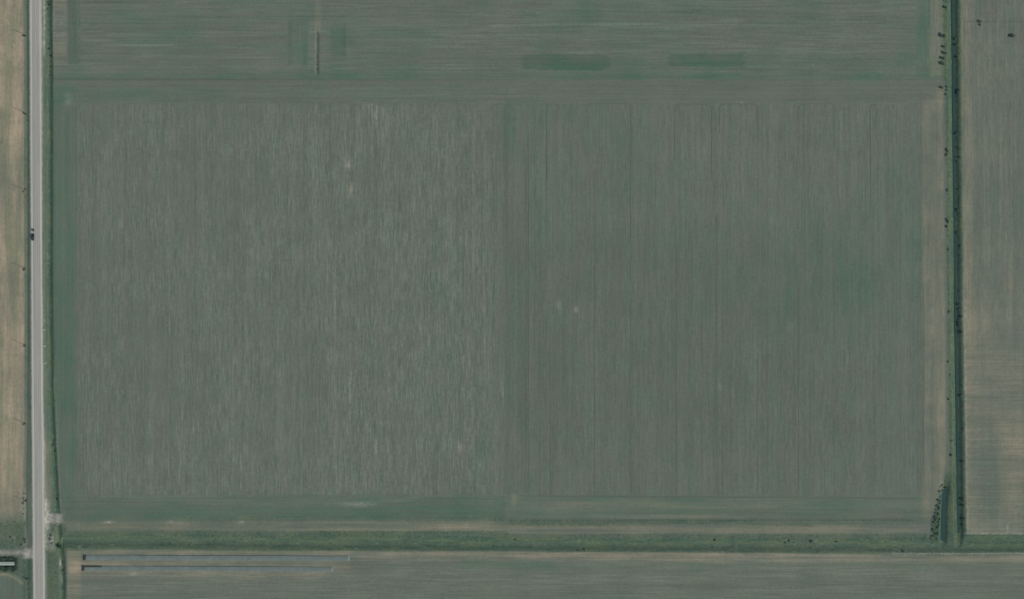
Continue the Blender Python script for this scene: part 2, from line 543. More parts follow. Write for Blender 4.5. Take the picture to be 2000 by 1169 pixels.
    st += (1 - sst(PX, 44, 50)) * np.exp(-((PY - lane2) / 3.2) ** 2) * 0.75
    st += H(60, 100, 860, 1000, 6, 30) * 0.35 * sst(PX, road_r(PY), road_r(PY) + 1) * (1 - sst(PX, west_ditch(PY) - 7, west_ditch(PY) - 4))
    A['straw'] = np.clip(st, 0, 1)

    # ditches, verges, grass bands
    dW = np.abs(PX - west_ditch(PY))
    dFW = np.abs(PX - far_west_ditch(PY))
    dE = np.abs(PX - east_ditch(PY)) + 200 * sst(PY, 1066, 1074)
    dS = np.abs(PY - south_ditch(PX)) + 200 * (1 - sst(PX, 112, 122))
    gap = 1 - H(84, 130, 1001, 1022, 3)                      # gravel crossing into the field
    gapw = 1 - H(40, 66, 1071, 1086, 3)
    lu = (1 - sst(dW, 5, 9)) * gap * (0.95 + 0.4 * (sm - 0.5)) + (1 - sst(dE, 13, 18)) * (1.0 + 0.3 * (sm - 0.5)) + (1 - sst(dS + 10 * (ew - 0.5), 11, 18)) * (0.84 + 0.3 * (sm - 0.5) + 0.5 * (ew - 0.5))
    verge_w = sst(PX, 44 + 4 * (mid - 0.5), 50 + 4 * (mid - 0.5)) * (1 - sst(PX, road_l(PY) - 2, road_l(PY) - 0.5))
    verge_e = sst(PX, road_r(PY) + 0.5, road_r(PY) + 2) * (1 - sst(PX, 101, 104))
    lu += verge_w * (0.34 + 0.9 * (sm - 0.5)) * gapw + verge_e * (0.24 + 0.6 * (sm - 0.5)) * gap
    lu += H(100, 990, 1036, 1052, 10, 2.5) * (0.62 + 1.2 * (ew - 0.5)) + H(985, 1815, 1013, 1027, 30, 2) * (0.34 + 1.0 * (ew - 0.5)) + H(985, 1815, 1040, 1056, 8, 2) * 0.5 + H(118, 985, 1017, 1036, 20, 3) * 0.22 + H(120, 985, 1005, 1017, 10, 3) * 0.45
    lu += H(985, 1800, 1013, 1017, 30, 1.2) * 0.15
    lu += sst(PX, 1870, 1876) * sst(PY, 1040, 1043) * (1 - sst(PY, 1072, 1076)) * 0.92
    se = sst(PX, bend + 1, bend + 5) * H(1790, 1880, 925, 1062, 3, 8)
    lu += se * 1.2
    lu += (1 - sst(PX, 44, 52)) * sst(PY, 1005, 1025) * (1 - sst(PY, 1068, 1074)) * (0.85 + 0.7 * (sm - 0.5))
    lu += (1 - sst(PX, 30, 52)) * H(-BIG, 70, 1085, 1118, 10, 3) * 0.8 + sst(PX, 40, 48) * (1 - sst(PX, 58, 64)) * sst(PY, 1086, 1095) * 0.7
    lu += sst(PX, 90, 96) * (1 - sst(PX, 128, 132)) * sst(PY, 1074, 1082) * (0.72 + 0.5 * (sm - 0.5)) + H(92, 130, 1022, 1075, 5) * 0.55
    lu += H(1843, 1850, 130, 160, 3) * 0.4 + H(1838, 1848, -BIG, 156, 4) * 0.5
    A['lush'] = np.clip(lu, 0, 1) * (1 - 0.75 * west * (1 - verge_w))

    # gravel
    gv = H(86, 122, 1003, 1020, 4, 3) * 0.62 + R(84, 98, 975, 1035, 4, 6) * 0.6 + R(47, 66, 1070, 1088, 4, 4) * 0.85 + (1 - sst(PX, 50, 60)) * np.exp(-((PY - 1078) / 4.0) ** 2) * 0.55
    gv += (1 - sst(np.minimum(np.abs(PX - road_l(PY)), np.abs(PX - road_r(PY))), 0.8, 2.6)) * 0.5 + (1 - sst(PX, road_r(PY), road_r(PY) + .1)) * sst(PX, road_l(PY) - .1, road_l(PY)) * 0.6
    gv += np.exp(-((PX - 86.5) / 2.0) ** 2) * (1 - sst(PY, 100, 118)) * 0.8
    gv += np.exp(-((PX - 47.5) / 2.5) ** 2) * H(0, 100, 955, 1012, 10) * 0.45 * (0.4 + sm) + R(88, 94, 960, 1000, 3, 10) * 0.3 + R(86, 108, 1035, 1072, 5, 8) * 0.4 * (0.3 + sm)
    for cx, cy, rx, ry, a in ((681, 319, 5, 8, .5), (684, 330, 3, 6, .25), (733, 222, 5, 12, .22), (705, 984, 22, 4, .3), (982, 765, 1.6, 16, .3), (1407, 756, 4, 6, .25), (1125, 603, 3, 5, .3), (1090, 594, 3, 5, .25), (684, 760, 1.4, 45, .2), (653, 590, 1.4, 40, .15), (735, 878, 1.6, 14, .25), (133, 195, 8, 12, .2), (1100, 47, 60, 1.2, .16), (280, 89, 60, 1.2, .2), (1432, 40, 14, 1.2, .25), (200, 10, 40, 1.3, .15), (1190, 47, 70, 1.2, .16), (212, 1019, 9, 2.0, .8), (470, 1019, 5, 2.6, .7), (333, 1018, 5, 2.5, .4), (118, 1098, 2.2, 7, .75), (119, 1130, 2, 10, .35), (262, 1119, 7, 3, .55), (155, 1066, 4, 2.4, .4), (50, 1055, 3.0, 4.5, .8), (22, 1050, 5, 3, .5), (43, 1063, 3, 2.5, .6), (1968, 1030, 1.6, 8, .55), (101, 1052, 3, 9, .6)):
        gv += a * np.exp(-((PX - cx) / rx) ** 2 - ((PY - cy) / ry) ** 2)
    gv += np.exp(-((PX - (west_ditch(PY) + 7.5)) / 1.3) ** 2) * sst(PY, 700, 760) * (1 - sst(PY, 990, 1002)) * 0.35
    gv += np.exp(-((PX - (west_ditch(PY) + 8)) / 1.0) ** 2) * (1 - sst(PY, 100, 140)) * 0.25
    gv += sst(PX, 1700, 1760) * np.exp(-((sdy - 13.5) / 1.6) ** 2) * 0.5 + sst(PX, 1875, 1885) * np.exp(-((PY - 1040.5) / 1.3) ** 2) * 0.5 + np.exp(-((PX - (east_ditch(PY) + 17)) / 2.2) ** 2) * sst(PY, 500, 600) * (1 - sst(PY, 1036, 1042)) * 0.35 * (0.3 + 1.2 * sm)
    A['gravel'] = np.clip(gv, 0, 1)

    RHD = RH
    # damp, compacted, plus dark lines and painted ditch shade
    dp = np.exp(-((PX - 988) / 3.5) ** 2) * H(0, 3000, 175, 960, 8) * 0.12 + H(986, 988.5, 200, 960, 1.2) * 0.1
    dp += H(133, 156, -BIG, 125, 2) * 0.22 + H(563, 567, 40, 128, 1.5) * 0.25 + RHD(1020, 1192, 107, 136) * 0.20 + RHD(1305, 1455, 105, 131) * 0.17 + H(670, 675, 50, 110, 1.5) * 0.18
    dp += H(104, 1000, 153.5, 157.5, 4, 1.2) * 0.34 * (1.2 - 0.9 * sst(PX, 300, 900))  # shade of the ditch edge painted as a dark line along the field
    dp += H(160, 290, -BIG, 8, 6, 3) * 0.2 + sst(PX, 1880, 1890) * np.exp(-((PY - 42.5) / 1.5) ** 2) * 0.35
    dp += np.exp(-((PX - 619.5) / 1.8) ** 2) * H(0, 3000, 62, 146, 4) * 0.5
    dp += H(1790, 1842, 131.5, 134.5, 2, 1.2) * 0.3 + H(1798, 1802, 190, 960, 1.6) * 0.14 + south * 0.5 * np.clip(ew - 0.55, 0, 1)
    dp += H(148, 151, 200, 960, 1.3) * 0.16 + H(209, 211, 500, 760, 1.0) * 0.1 + H(1030, 1032, 280, 960, 1.2) * 0.16 + H(1026, 1028, 260, 960, 1.2) * 0.10
    dp += np.exp(-((PX - east_ditch(PY) + 8) / 5) ** 2) * (1 - sst(PY, 1045, 1060)) * 0.22  # west bank coloured darker to tone down its sunlit slope
    dp += se * 0.25
    dp += right * 0.12 * sst(PY, 400, 520) * (1 - 0.6 * sst(PY, 820, 940)) * (1 - sst(PX, 1560, 1780)) + H(1650, 1800, 700, 960, 40) * 0.02
    dp += H(1020, 1800, 1012.5, 1016, 40, 1) * 0.34 + np.exp(-((PX - 100) / 4) ** 2) * (1 - sst(PY, 145, 160)) * 0.12
    A['damp_shade'] = np.clip(dp, 0, 0.8)

    rows = np.clip((1 - sst(PY, 158, 166)) * sst(PX, 100, 106) * (1 - sst(PX, 1842, 1850)) + sst(PY, 963, 968) * sst(PX, 100, 110) + H(104, 1846, 165, 203, 3, 3) + east * 0.9 * sst(PY, 560, 760), 0, 1)
    rows = rows * (1 - H(133, 156, -BIG, 125, 2)) * (1 - H(1789, 1842, -BIG, 128, 2)) * (1 - H(563, 602, 40, 128, 2))
    rows = np.maximum(rows, sst(PY, 1000, 1010) * sst(PX, 122, 132))
    A['rows'] = rows

    # heights (metres)
    inrow = (1 - rows) * ns + rows * ew
    crop = np.clip(main + north + south + east, 0, 1)
    h = crop * ((inrow - 0.5) * 0.22 + (vnoise(PX / 2.6, PY / 60, 71) * (1 - rows) + vnoise(PX / 60, PY / 2.6, 72) * rows - 0.5) * 0.10) + (sm - 0.5) * 0.12 + (big - 0.5) * 0.8
    h -= (1 - sst(dW, 0.5, 8)) * 1.15 * gap + (1 - sst(dFW, 0.3, 4.0)) * 0.45 * gapw
    h -= np.maximum.reduce([(1 - sst(dE, 1.5, 13)) * 2.3, (1 - sst(dS, 0.8, 13)) * 1.7, sst(PX, 1870, 1876) * (1 - sst(np.abs(PY - 1058), 1, 13)) * 1.3])
    seline = poly(PY, [(-400, 1846), (930, 1850), (965, 1845), (1000, 1843), (1052, 1842), (1600, 1842)])
    h -= (1 - sst(np.abs(PX - seline), 1.5, 10)) * H(1780, 1900, 940, 1062, 2, 10) * 1.6
    h -= np.exp(-((PX - 619.5) / 2.2) ** 2) * H(0, 3000, 62, 146, 4) * 0.9
    # banks beside the long covers, ditch beside the western lane
    h -= (1 - sst(PX, 26, 36)) * np.exp(-((PY - 1108) / 5) ** 2) * 0.9
    # road bank: level formation under the carriageway
    mid_r = (road_l(PY) + road_r(PY)) / 2
    bank = 1 - sst(np.abs(PX - mid_r), 11.6, 17)
    h = h * (1 - bank) + bank * 0.55
    return A, h


# ------------------------------------------------------------------ the land, one dense sheet split by use
STEP = 1.0
gx = np.arange(-575.0, 575.0 + STEP / 2, STEP)
gy = np.arange(-380.0, 380.0 + STEP / 2, STEP)
GX, GY = np.meshgrid(gx, gy)
GPX = GX / S + 1000.0
GPY = 584.5 - GY / S
ATT, HGT = fields(GPX, GPY)


def ground_z(x, y):
    i = min(max(int(round((x - gx[0]) / STEP)), 0), len(gx) - 1)
    j = min(max(int(round((y - gy[0]) / STEP)), 0), len(gy) - 1)
    return float(HGT[j, i])


def gz(px, py):
    return ground_z(X(px), Y(py))


cx = (GPX[:-1, :-1] + GPX[1:, 1:]) / 2
cy = (GPY[:-1, :-1] + GPY[1:, 1:]) / 2
reg = np.zeros(cx.shape, np.int32)           # 0 = main field
reg[cy < 158] = 2
reg[(cx >= 988) & (cy >= 158)] = 1
reg[cy > south_ditch(cx) - 24] = 5
reg[cy > south_ditch(cx) + 13] = 3
reg[(cx > 1870) & (cy > 1042) & (cy < 1075)] = 5
reg[(cx > east_ditch(cy) - 15) & (cy < 1075)] = 6
reg[(cx > east_ditch(cy) + 15) & (cy < 1042)] = 4
reg[(cx > 1870) & (cy >= 1042) & (cy < 1075)] = 5
reg[cx < west_ditch(cy) + 8] = 7
reg[cx < 48] = 8
reg[(cx < 48) & (cy > 1000)] = 9
reg[(cx < 46) & (cy > 1122)] = 10
names = {0: ('field', 'stubble field with pale crop residue in north-south rows'), 1: ('field', 'smoother grey-green tilled field east of the stubble'),
         2: ('field', 'grey-green field with east-west rows along the top'), 3: ('field', 'grey tilled field along the bottom'),
         4: ('field', 'brownish grey field on the right beyond the ditch'), 5: ('grass_bank', 'green grassed drain along the south side of the field'),
         6: ('drainage_ditch', 'deep dark green drainage ditch on the right'), 7: ('grass_verge', 'grass verges and ditch beside the highway'),
         8: ('field', 'tan dry field west of the highway'), 9: ('grass_bank', 'green grass beside the lane in the lower left'),
         10: ('field', 'grey-green field in the lower left corner')}
nx = len(gx)
idx = np.arange(nx * len(gy)).reshape(len(gy), nx)
quads = np.stack([idx[:-1, :-1], idx[:-1, 1:], idx[1:, 1:], idx[1:, :-1]], -1)
allco = np.stack([GX.ravel(), GY.ravel(), HGT.ravel()], -1)
for k, (nm, lab) in names.items():
    q = quads[reg == k].reshape(-1, 4)
    used, inv = np.unique(q.ravel(), return_inverse=True)
    me = bpy.data.meshes.new(nm)
    me.vertices.add(len(used))
    me.vertices.foreach_set('co', allco[used].astype(np.float32).ravel())
    me.loops.add(q.size)
    me.loops.foreach_set('vertex_index', inv.astype(np.int32).ravel())
    me.polygons.add(len(q))
    me.polygons.foreach_set('loop_start', np.arange(0, q.size, 4, dtype=np.int32))
    me.polygons.foreach_set('loop_total', np.full(len(q), 4, np.int32))
    me.polygons.foreach_set('use_smooth', np.ones(len(q), bool))
    me.update(calc_edges=True)
    for a, v in ATT.items():
        at = me.attributes.new(a, 'FLOAT', 'POINT')
        at.data.foreach_set('value', v.ravel()[used].astype(np.float32))
    me.validate()
    o = link(nm, me, M['land'])
    tag(o, lab, None, None, 'structure')

# country beyond, out to the horizon (a ring of ground under the edge of the dense sheet)
bm = bmesh.new()
inner = (570.0, 375.0)
outs = [570, 700, 1000, 1600, 3000, 7000]
prev = None
for k, r in enumerate(outs):
    sx, sy = r, inner[1] + (r - 570)
    z = -0.9 if k == 0 else -1.0
    ring = [bm.verts.new((a * sx, b * sy, z)) for a, b in ((-1, -1), (1, -1), (1, 1), (-1, 1))]
    if prev:
        for i in range(4):
            bm.faces.new((prev[i], prev[(i + 1) % 4], ring[(i + 1) % 4], ring[i]))
    prev = ring
bmesh.ops.recalc_face_normals(bm, faces=bm.faces)
me = bpy.data.meshes.new('ground')
bm.to_mesh(me)
bm.free()
for a, v in (('residue', 0.25), ('weed', 0.2), ('straw', 0.15), ('lush', 0.0), ('gravel', 0.0), ('damp_shade', 0.0), ('rows', 0.0)):
    at = me.attributes.new(a, 'FLOAT', 'POINT')
    at.data.foreach_set('value', np.full(len(me.vertices), v, np.float32))
tag(link('ground', me, M['land']), 'farmland around the field out to the horizon', None, None, 'structure')


def ribbon(name, pts, width, z, mat, label, attr=False):
    """a strip along pts (grid units); width in metres, or a (left, right) function pair"""
    me = bpy.data.meshes.new(name)
    vs, fs, ac = [], [], []
    P = [Vector((X(a), Y(b), 0)) for a, b in pts]
    cols = 8 if attr else 1
    for i, p in enumerate(P):
        d = (P[min(i + 1, len(P) - 1)] - P[max(i - 1, 0)]).normalized()
        nrm = Vector((-d.y, d.x, 0))
        w = width(i) if callable(width) else width
        for k in range(cols + 1):
            u = -1 + 2 * k / cols
            q = p + nrm * (w / 2 * u)
            zz = z if not callable(z) else z(q.x, q.y)
            if attr:
                zz += 0.09 * (1 - u * u)
            vs.append((q.x, q.y, zz))
            ac.append(u)
        if i:
            b = i * (cols + 1)
            a = b - cols - 1
            for k in range(cols):
                fs.append((a + k, a + k + 1, b + k + 1, b + k))
    me.from_pydata(vs, [], fs)
    bm = bmesh.new()
    bm.from_mesh(me)
    bmesh.ops.recalc_face_normals(bm, faces=bm.faces)
    if bm.faces and sum(f.normal.z for f in bm.faces) < 0:
        bmesh.ops.reverse_faces(bm, faces=bm.faces)
    bm.to_mesh(me)
    bm.free()
    if attr:
        at = me.attributes.new('across', 'FLOAT', 'POINT')
        at.data.foreach_set('value', np.array(ac, np.float32))
    return tag(link(name, me, mat), label, None, None, 'structure')


# highway
ys = np.arange(-240, 1411, 15.0)
rp = [((road_l(y) + road_r(y)) / 2, y) for y in ys]
ribbon('road', rp, lambda i: float(road_r(ys[i]) - road_l(ys[i])) * S, 0.58, M["road"], 'pale grey two-lane highway running north-south at the left', True)
for off, w, m, lab in ((-3.75, 0.13, 'white_paint', 'white edge line on the west side of the highway'), (3.75, 0.13, 'white_paint', 'white edge line on the east side of the highway'),
                       (-0.15, 0.11, 'yellow_paint', 'yellow centre line of the highway, west stripe'), (0.15, 0.11, 'yellow_paint', 'yellow centre line of the highway, east stripe')):
    ribbon('road_marking', [(a + off / S, b) for a, b in rp], w, 0.58 + 0.09 * (1 - (off / 5.2) ** 2) + 0.012, M[m], lab)

# water in the deep ditch and in the pond-like end of it
ribbon('ditch_water', [(float(east_ditch(y)) + 0.6, float(y)) for y in range(-240, 1041, 20)], 2.0, -2.0, M['water'], 'dark water at the bottom of the right-hand ditch')
ribbon('ditch_water', [(1846, 955), (1844, 985), (1843, 1020), (1842.5, 1054)], 4.4, -1.05, M['water'], 'dark still water beside the shrubs in the lower right corner')


# wheel tracks: planter passes turning round at the headland of the eastern field
def track(pts, w=0.55, mat='track', lab='dark wheel track in the eastern field'):
    dense = []
    for (a, b), (c, d) in zip(pts, pts[1:]):
        n = max(2, int(math.hypot(c - a, d - b) * S / 3))
        dense += [(a + (c - a) * t / n, b + (d - b) * t / n) for t in range(n)]
    dense.append(pts[-1])
    return ribbon('wheel_track', dense, w, lambda x, y: ground_z(x, y) + 0.09, M[mat], lab)


rnd = random.Random(4)


def arch(x0, x1, ytop, r, l0, l1):
    p = [(x0, ytop + l0), (x0, ytop + r)]
    p += [(x0 + r - r * math.cos(t), ytop + r - r * math.sin(t)) for t in np.linspace(0.2, 1.57, 6)]
    p += [(x1 - r + r * math.sin(t), ytop + r - r * math.cos(t)) for t in np.linspace(0.0, 1.4, 6)]
    p += [(x1, ytop + r), (x1, ytop + l1)]
    return p


for x0, x1, l0, l1 in ((1068, 1092, 150, 12), (1146, 1232, 16, 240), (1318, 1390, 110, 150), (1405, 1480, 60, 70), (1560, 1630, 40, 90), (1700, 1712, 120, 70)):
    track(arch(x0, x1, 204 + rnd.uniform(-1, 1), 10, l0, l1), 0.5)
for x0, y0, y1 in ((1027, 300, 960), (1032, 260, 960), (1075, 690, 965), (1162, 330, 965), (1232, 400, 960), (1322, 480, 965), (1400, 420, 965), (1480, 700, 962), (1560, 560, 966), (1700, 210, 420), (1804, 560, 930)):
    track([(x0, y0), (x0 + rnd.uniform(-1, 1), (y0 + y1) / 2), (x0, y1)], 0.4)
track([(1015, 967), (1200, 968.5), (1500, 971), (1790, 972)], 0.6)

# ------------------------------------------------------------------ plants
leafrng = random.Random(21)


def leaf_mesh(name, blobs, n, size, seed, flat=0.8):
    """n small leaf quads scattered through a set of (centre, radius) clumps"""
    r = random.Random(seed)
    vs, fs = [], []
    tot = sum(b[1] ** 2 for b in blobs)
    for c, rad in blobs:
        k = max(6, int(n * rad ** 2 / tot))
        for _ in range(k):
            d = Vector((r.gauss(0, 1), r.gauss(0, 1), r.gauss(0, 1))).normalized() * rad * (0.35 + 0.7 * r.random() ** 0.6)
            d.z *= flat
            p = Vector(c) + d
            if p.z < 0.02:
                p.z = 0.02 + r.random() * 0.15
            nrm = (d.normalized() + Vector((r.uniform(-.8, .8), r.uniform(-.8, .8), r.uniform(-.2, 1.0)))).normalized()
            u = nrm.orthogonal().normalized()
            u.rotate(Matrix.Rotation(r.uniform(0, 6.28), 3, nrm))
            w = nrm.cross(u)
            s = size * r.uniform(0.6, 1.3)
            b = len(vs)
            vs += [tuple(p - u * s), tuple(p + w * s * 0.55), tuple(p + u * s), tuple(p - w * s * 0.55)]
            fs.append((b, b + 1, b + 2, b + 3))
    me = bpy.data.meshes.new(name)
    me.from_pydata(vs, [], fs)
    return me


def plant(kind, seed, rad, h, leafmat, n, size, stems):
    """a tree or shrub at the origin: Empty > trunk, crown"""
    r = random.Random(seed)
    root = empty(kind, (0, 0, 0))
    mb = MB()
    blobs = []
    base_z = h * (0.30 if kind == 'tree' else 0.1)
    if kind == 'tree':
        mb.tube([(0, 0, -0.2), (0.05, 0.03, h * 0.25), (-0.05, 0.08, h * 0.55), (0.05, 0.0, h * 0.85)], [0.05 * h, 0.038 * h, 0.025 * h, 0.008 * h], 8)
    for k in range(stems):
        a = 6.28 * k / stems + r.uniform(-0.4, 0.4)
        rr = rad * r.uniform(0.45, 0.8)
        e = Vector((math.cos(a) * rr, math.sin(a) * rr, base_z + (h - base_z) * r.uniform(0.3, 0.7)))
        s = Vector((0, 0, h * r.uniform(0.15, 0.45) if kind == 'tree' else 0.0))
        m = s.lerp(e, 0.5) + Vector((0, 0, 0.08 * h))
        mb.tube([s, m, e], [0.02 * h, 0.013 * h, 0.005 * h], 6)
        blobs.append((e, rad * r.uniform(0.34, 0.55)))
        if r.random() < 0.6:
            blobs.append((e.lerp(Vector((0, 0, e.z)), 0.5) + Vector((r.uniform(-.2, .2) * rad, r.uniform(-.2, .2) * rad, h * 0.12)), rad * r.uniform(0.3, 0.45)))
    blobs.append((Vector((r.uniform(-.1, .1) * rad, r.uniform(-.1, .1) * rad, h * 0.72)), rad * 0.5))
    mb.build('trunk' if kind == 'tree' else 'stems', M['bark'], root, True)
    link('crown' if kind == 'tree' else 'foliage', leaf_mesh('crown', blobs, n, size, seed + 5), M[leafmat], root)
    return root


def put(proto, px, py, sc, label, cat, group, first):
    o = proto if first else copy_tree(proto)
    o.location = (X(px), Y(py), gz(px, py) - 0.05)
    o.rotation_euler = (0, 0, leafrng.uniform(0, 6.28))
    o.scale = (sc, sc, sc * leafrng.uniform(0.85, 1.15))
    for k in ('label', 'category', 'group'):
        if k in o:
            del o[k]
    return tag(o, label, cat, group)


protos = {}


def place(kind, variant, px, py, sc, label, cat, group):
    key = (kind, variant)
    spec = {('tree', 0): (101, 1.0, 2.3, 'leaf_dark', 420, 0.17, 7), ('tree', 1): (102, 1.0, 2.0, 'leaf_olive', 260, 0.16, 6), ('tree', 2): (103, 1.0, 2.2, 'leaf_bright', 420, 0.17, 7),
            ('shrub', 0): (111, 1.0, 1.2, 'leaf_dark', 300, 0.19, 7), ('shrub', 1): (112, 1.0, 1.0, 'leaf_mid', 280, 0.19, 6), ('shrub', 2): (113, 1.0, 0.9, 'leaf_olive', 240, 0.19, 6),
            ('shrub', 3): (114, 1.0, 0.8, 'leaf_bright', 280, 0.19, 6),
            ('reed_clump', 0): (121, 1.0, 1.1, 'reed', 260, 0.16, 7)}[key]
    first = key not in protos
    if first:
        protos[key] = plant(kind, *spec)
    return put(protos[key], px, py, sc, label, cat, group, first)


# trees on the bank of the right-hand ditch, top right
g = 'trees on the bank of the right-hand ditch'
place('tree', 0, 1843, 71, 2.1, 'largest dark tree on the ditch bank at the top right', 'tree', g)
place('tree', 0, 1843.5, 92, 1.15, 'small dark tree on the ditch bank just south of the largest one', 'tree', g)
place('tree', 0, 1846, 104.5, 1.45, 'middle-sized tree on the ditch bank between the small tree and the close pair', 'tree', g)
place('tree', 0, 1842, 115, 1.5, 'northern one of the close pair of dark trees on the ditch bank', 'tree', g)
place('tree', 0, 1841.5, 125, 1.75, 'southern one of the close pair of dark trees on the ditch bank', 'tree', g)
place('tree', 0, 1847, 15, 1.3, 'lone small dark tree on the ditch bank near the top edge', 'tree', g)
place('tree', 0, 1840, 172, 1.3, 'dark tree at the northeast corner of the field beside the ditch', 'tree', g)
place('tree', 1, 1914.5, 43, 1.6, 'sparse tree standing on the dark field line at the top right', 'tree', None)
place('tree', 1, 1979, 71, 2.0, 'lone sparse brownish tree standing in the open field at the far right', 'tree', None)
place('shrub', 0, 1973, 70.5, 1.3, 'small dark shrub touching the west side of the lone field tree', 'shrub', None)
place('shrub', 2, 1914, 49, 1.2, 'low shrub just south of the sparse tree on the field line', 'shrub', None)
place('tree', 2, 118, 1066, 2.2, 'bright green tree in the southwest corner beside the ditch crossing', 'tree', None)

# brush along the west lip of the right-hand ditch
g = 'shrubs along the right-hand ditch'
for k in range(22):
    py = rnd.choice([rnd.uniform(168, 185), rnd.uniform(290, 305), rnd.uniform(425, 445), rnd.uniform(600, 640), rnd.uniform(690, 790), rnd.uniform(790, 930), rnd.uniform(200, 900)])
    place('shrub', rnd.choice([0, 1]), float(east_ditch(py)) - rnd.uniform(12, 16), py, rnd.uniform(0.7, 1.25), 'low dark green shrub in the brush on the west lip of the right-hand ditch', 'shrub', g)
for k in range(30):
    py = rnd.uniform(-10, 1040)
    place('shrub', 1, float(east_ditch(py)) + rnd.uniform(4, 12), py, rnd.uniform(0.8, 1.4), 'low green shrub on the shaded east slope of the right-hand ditch', 'shrub', 'shrubs on the east slope of the ditch')
# thicket, lower right corner
for k in range(40):
    t = rnd.random()
    py = 938 + 116 * t
    lo = float(np.interp(py, [930, 960, 1000, 1055], [1843, 1834, 1826, 1812]))
    px = rnd.uniform(lo, min(lo + 22, 1837 if py > 960 else 1848))
    place('shrub', rnd.choice([1, 1, 3]), px, py, rnd.uniform(0.6, 1.2), 'green shrub in the low thicket beside the water at the lower right corner', 'shrub', 'shrubs in the lower right thicket')
# narrow drain in the northern field
for k in range(16):
    py = 64 + k * 5.2 + rnd.uniform(-1.5, 1.5)
    if 74 < py < 108 or k % 3 == 1:
        continue
    place('shrub', 1, 619.5 + 1.2 * math.sin(k), py, rnd.uniform(0.4, 0.8) * (1.5 if 64 < py < 72 else 1), 'small green shrub in the narrow drain crossing the northern field', 'shrub', 'shrubs in the northern field drain')
# southern grass drain
for k in range(9):
    px = rnd.uniform(150, 1800)
    place('shrub', rnd.choice([0, 1]), px, float(south_ditch(px)) + rnd.choice([-1, 1]) * rnd.uniform(6, 11), rnd.uniform(0.7, 1.2), 'low green shrub in the grassed drain along the south side of the field', 'shrub', 'shrubs in the southern drain')
# roadside ditch
for k in range(22):
    py = rnd.choice([rnd.uniform(0, 160), rnd.uniform(860, 995), rnd.uniform(1085, 1168)])
    place('shrub', rnd.choice([0, 1]), float(west_ditch(py)) + rnd.uniform(-2, 5), py, rnd.uniform(0.6, 1.1), 'low green shrub in the ditch on the east side of the highway', 'shrub', 'shrubs in the roadside ditch')
# hedges round the pale-roofed shed, lower left
for k in range(15):
    px = -2 + k * 2.4 + rnd.uniform(-.6, .6)
    if px < 31:
        place('shrub', rnd.choice([0, 1]), px, 1090 + rnd.uniform(-1.5, 1), rnd.uniform(1.4, 2.0), 'dark shrub in the hedge on the north side of the pale-roofed shed', 'shrub', 'northern hedge of the shed')
    place('shrub', 0, min(px, 31), 1108 + rnd.uniform(-2, 3.5), rnd.uniform(1.7, 2.4), 'dark shrub in the hedge on the south side of the pale-roofed shed', 'shrub', 'southern hedge of the shed')
for px, py in ((31, 1093), (32.5, 1098), (31.5, 1103)):
    place('shrub', 0, px, py, 1.8, 'dark shrub closing the east end of the pale-roofed shed', 'shrub', 'shrubs at the end of the shed')
# pale reeds by the crossing and the western ditch
for px, py, sc in ((48, 963, .9), (47, 972, 1.0), (46, 982, 1.1), (47, 992, .9), (46, 1003, .9), (22, 1049, 1.5), (27, 1053, 1.2), (50, 1053, 1.6), (51, 1058, 1.3), (43, 1063, 1.3), (101, 1045, 1.4), (100, 1052, 1.5), (102, 1060, 1.2)):
    lab = 'pale dry reed clump in the ditch on the west side of the highway' if px < 60 else 'pale dry reed clump beside the gravel crossing east of the highway'
    place('reed_clump', 0, px, py, sc, lab, 'reeds', 'reeds west of the highway' if px < 60 else 'reeds beside the crossing')

# tall grass of the ditches and verges (nobody could count it)
gr = random.Random(9)
vs, fs = [], []


def tuft(x, y, s):
    z = ground_z(x, y)
    for _ in range(5):
        a = gr.uniform(0, 6.28)
        u = Vector((math.cos(a), math.sin(a), 0))
        w = Vector((-u.y, u.x, 0)) * 0.22 * s
        p = Vector((x + gr.uniform(-.5, .5) * s, y + gr.uniform(-.5, .5) * s, z - 0.05))
        t = p + u * 0.45 * s + Vector((0, 0, gr.uniform(0.5, 1.0) * s))
        b = len(vs)
        vs.extend([tuple(p - w), tuple(p + w), tuple(t + w * 0.3), tuple(t - w * 0.3)])
        fs.append((b, b + 1, b + 2, b + 3))


lush_p = ATT['lush'] * (1 - ATT['gravel']) * (GPX > -20) * (GPX < 2020) * (GPY > -20) * (GPY < 1190)
lush_p[(GPX > road_l(GPY) - 2) & (GPX < road_r(GPY) + 2)] = 0
cand = np.argwhere(lush_p > 0.45)
sel = np.random.RandomState(3).choice(len(cand), min(11000, len(cand)), replace=False)
for j, i in cand[sel]:
    tuft(gx[i] + gr.uniform(-.5, .5), gy[j] + gr.uniform(-.5, .5), gr.uniform(0.35, 0.7))
me = bpy.data.meshes.new('tall_grass')
me.from_pydata(vs, [], fs)
tag(link('tall_grass', me, M['grass']), 'tall green grass growing along the ditches and verges', 'grass', None, 'stuff')

# ------------------------------------------------------------------ utility poles west of the highway
def make_pole():
    root = empty('utility_pole', (0, 0, 0))
    MB().tube([(0, 0, -0.6), (0, 0, 5), (0, 0, 11.2)], [0.20, 0.17, 0.13], 12).build('pole', M['pole_wood'], root, True)
    MB().box((0, 0.17, 10.5), (2.6, 0.10, 0.14), 0.01).build('crossarm', M['pole_wood'], root)
    for sx in (-1, 1):
        MB().tube([(sx * 0.75, 0.17, 10.43), (0, 0.16, 9.75)], [0.025, 0.025], 6).build('brace', M['steel'], root)
    for sx in (-1.2, -0.55, 1.2):
        MB().tube([(sx, 0.17, 10.58), (sx, 0.17, 10.66), (sx, 0.17, 10.70), (sx, 0.17, 10.80)], [0.03, 0.06, 0.075, 0.04], 8).build('insulator', M['insulator'], root, True)
    return root


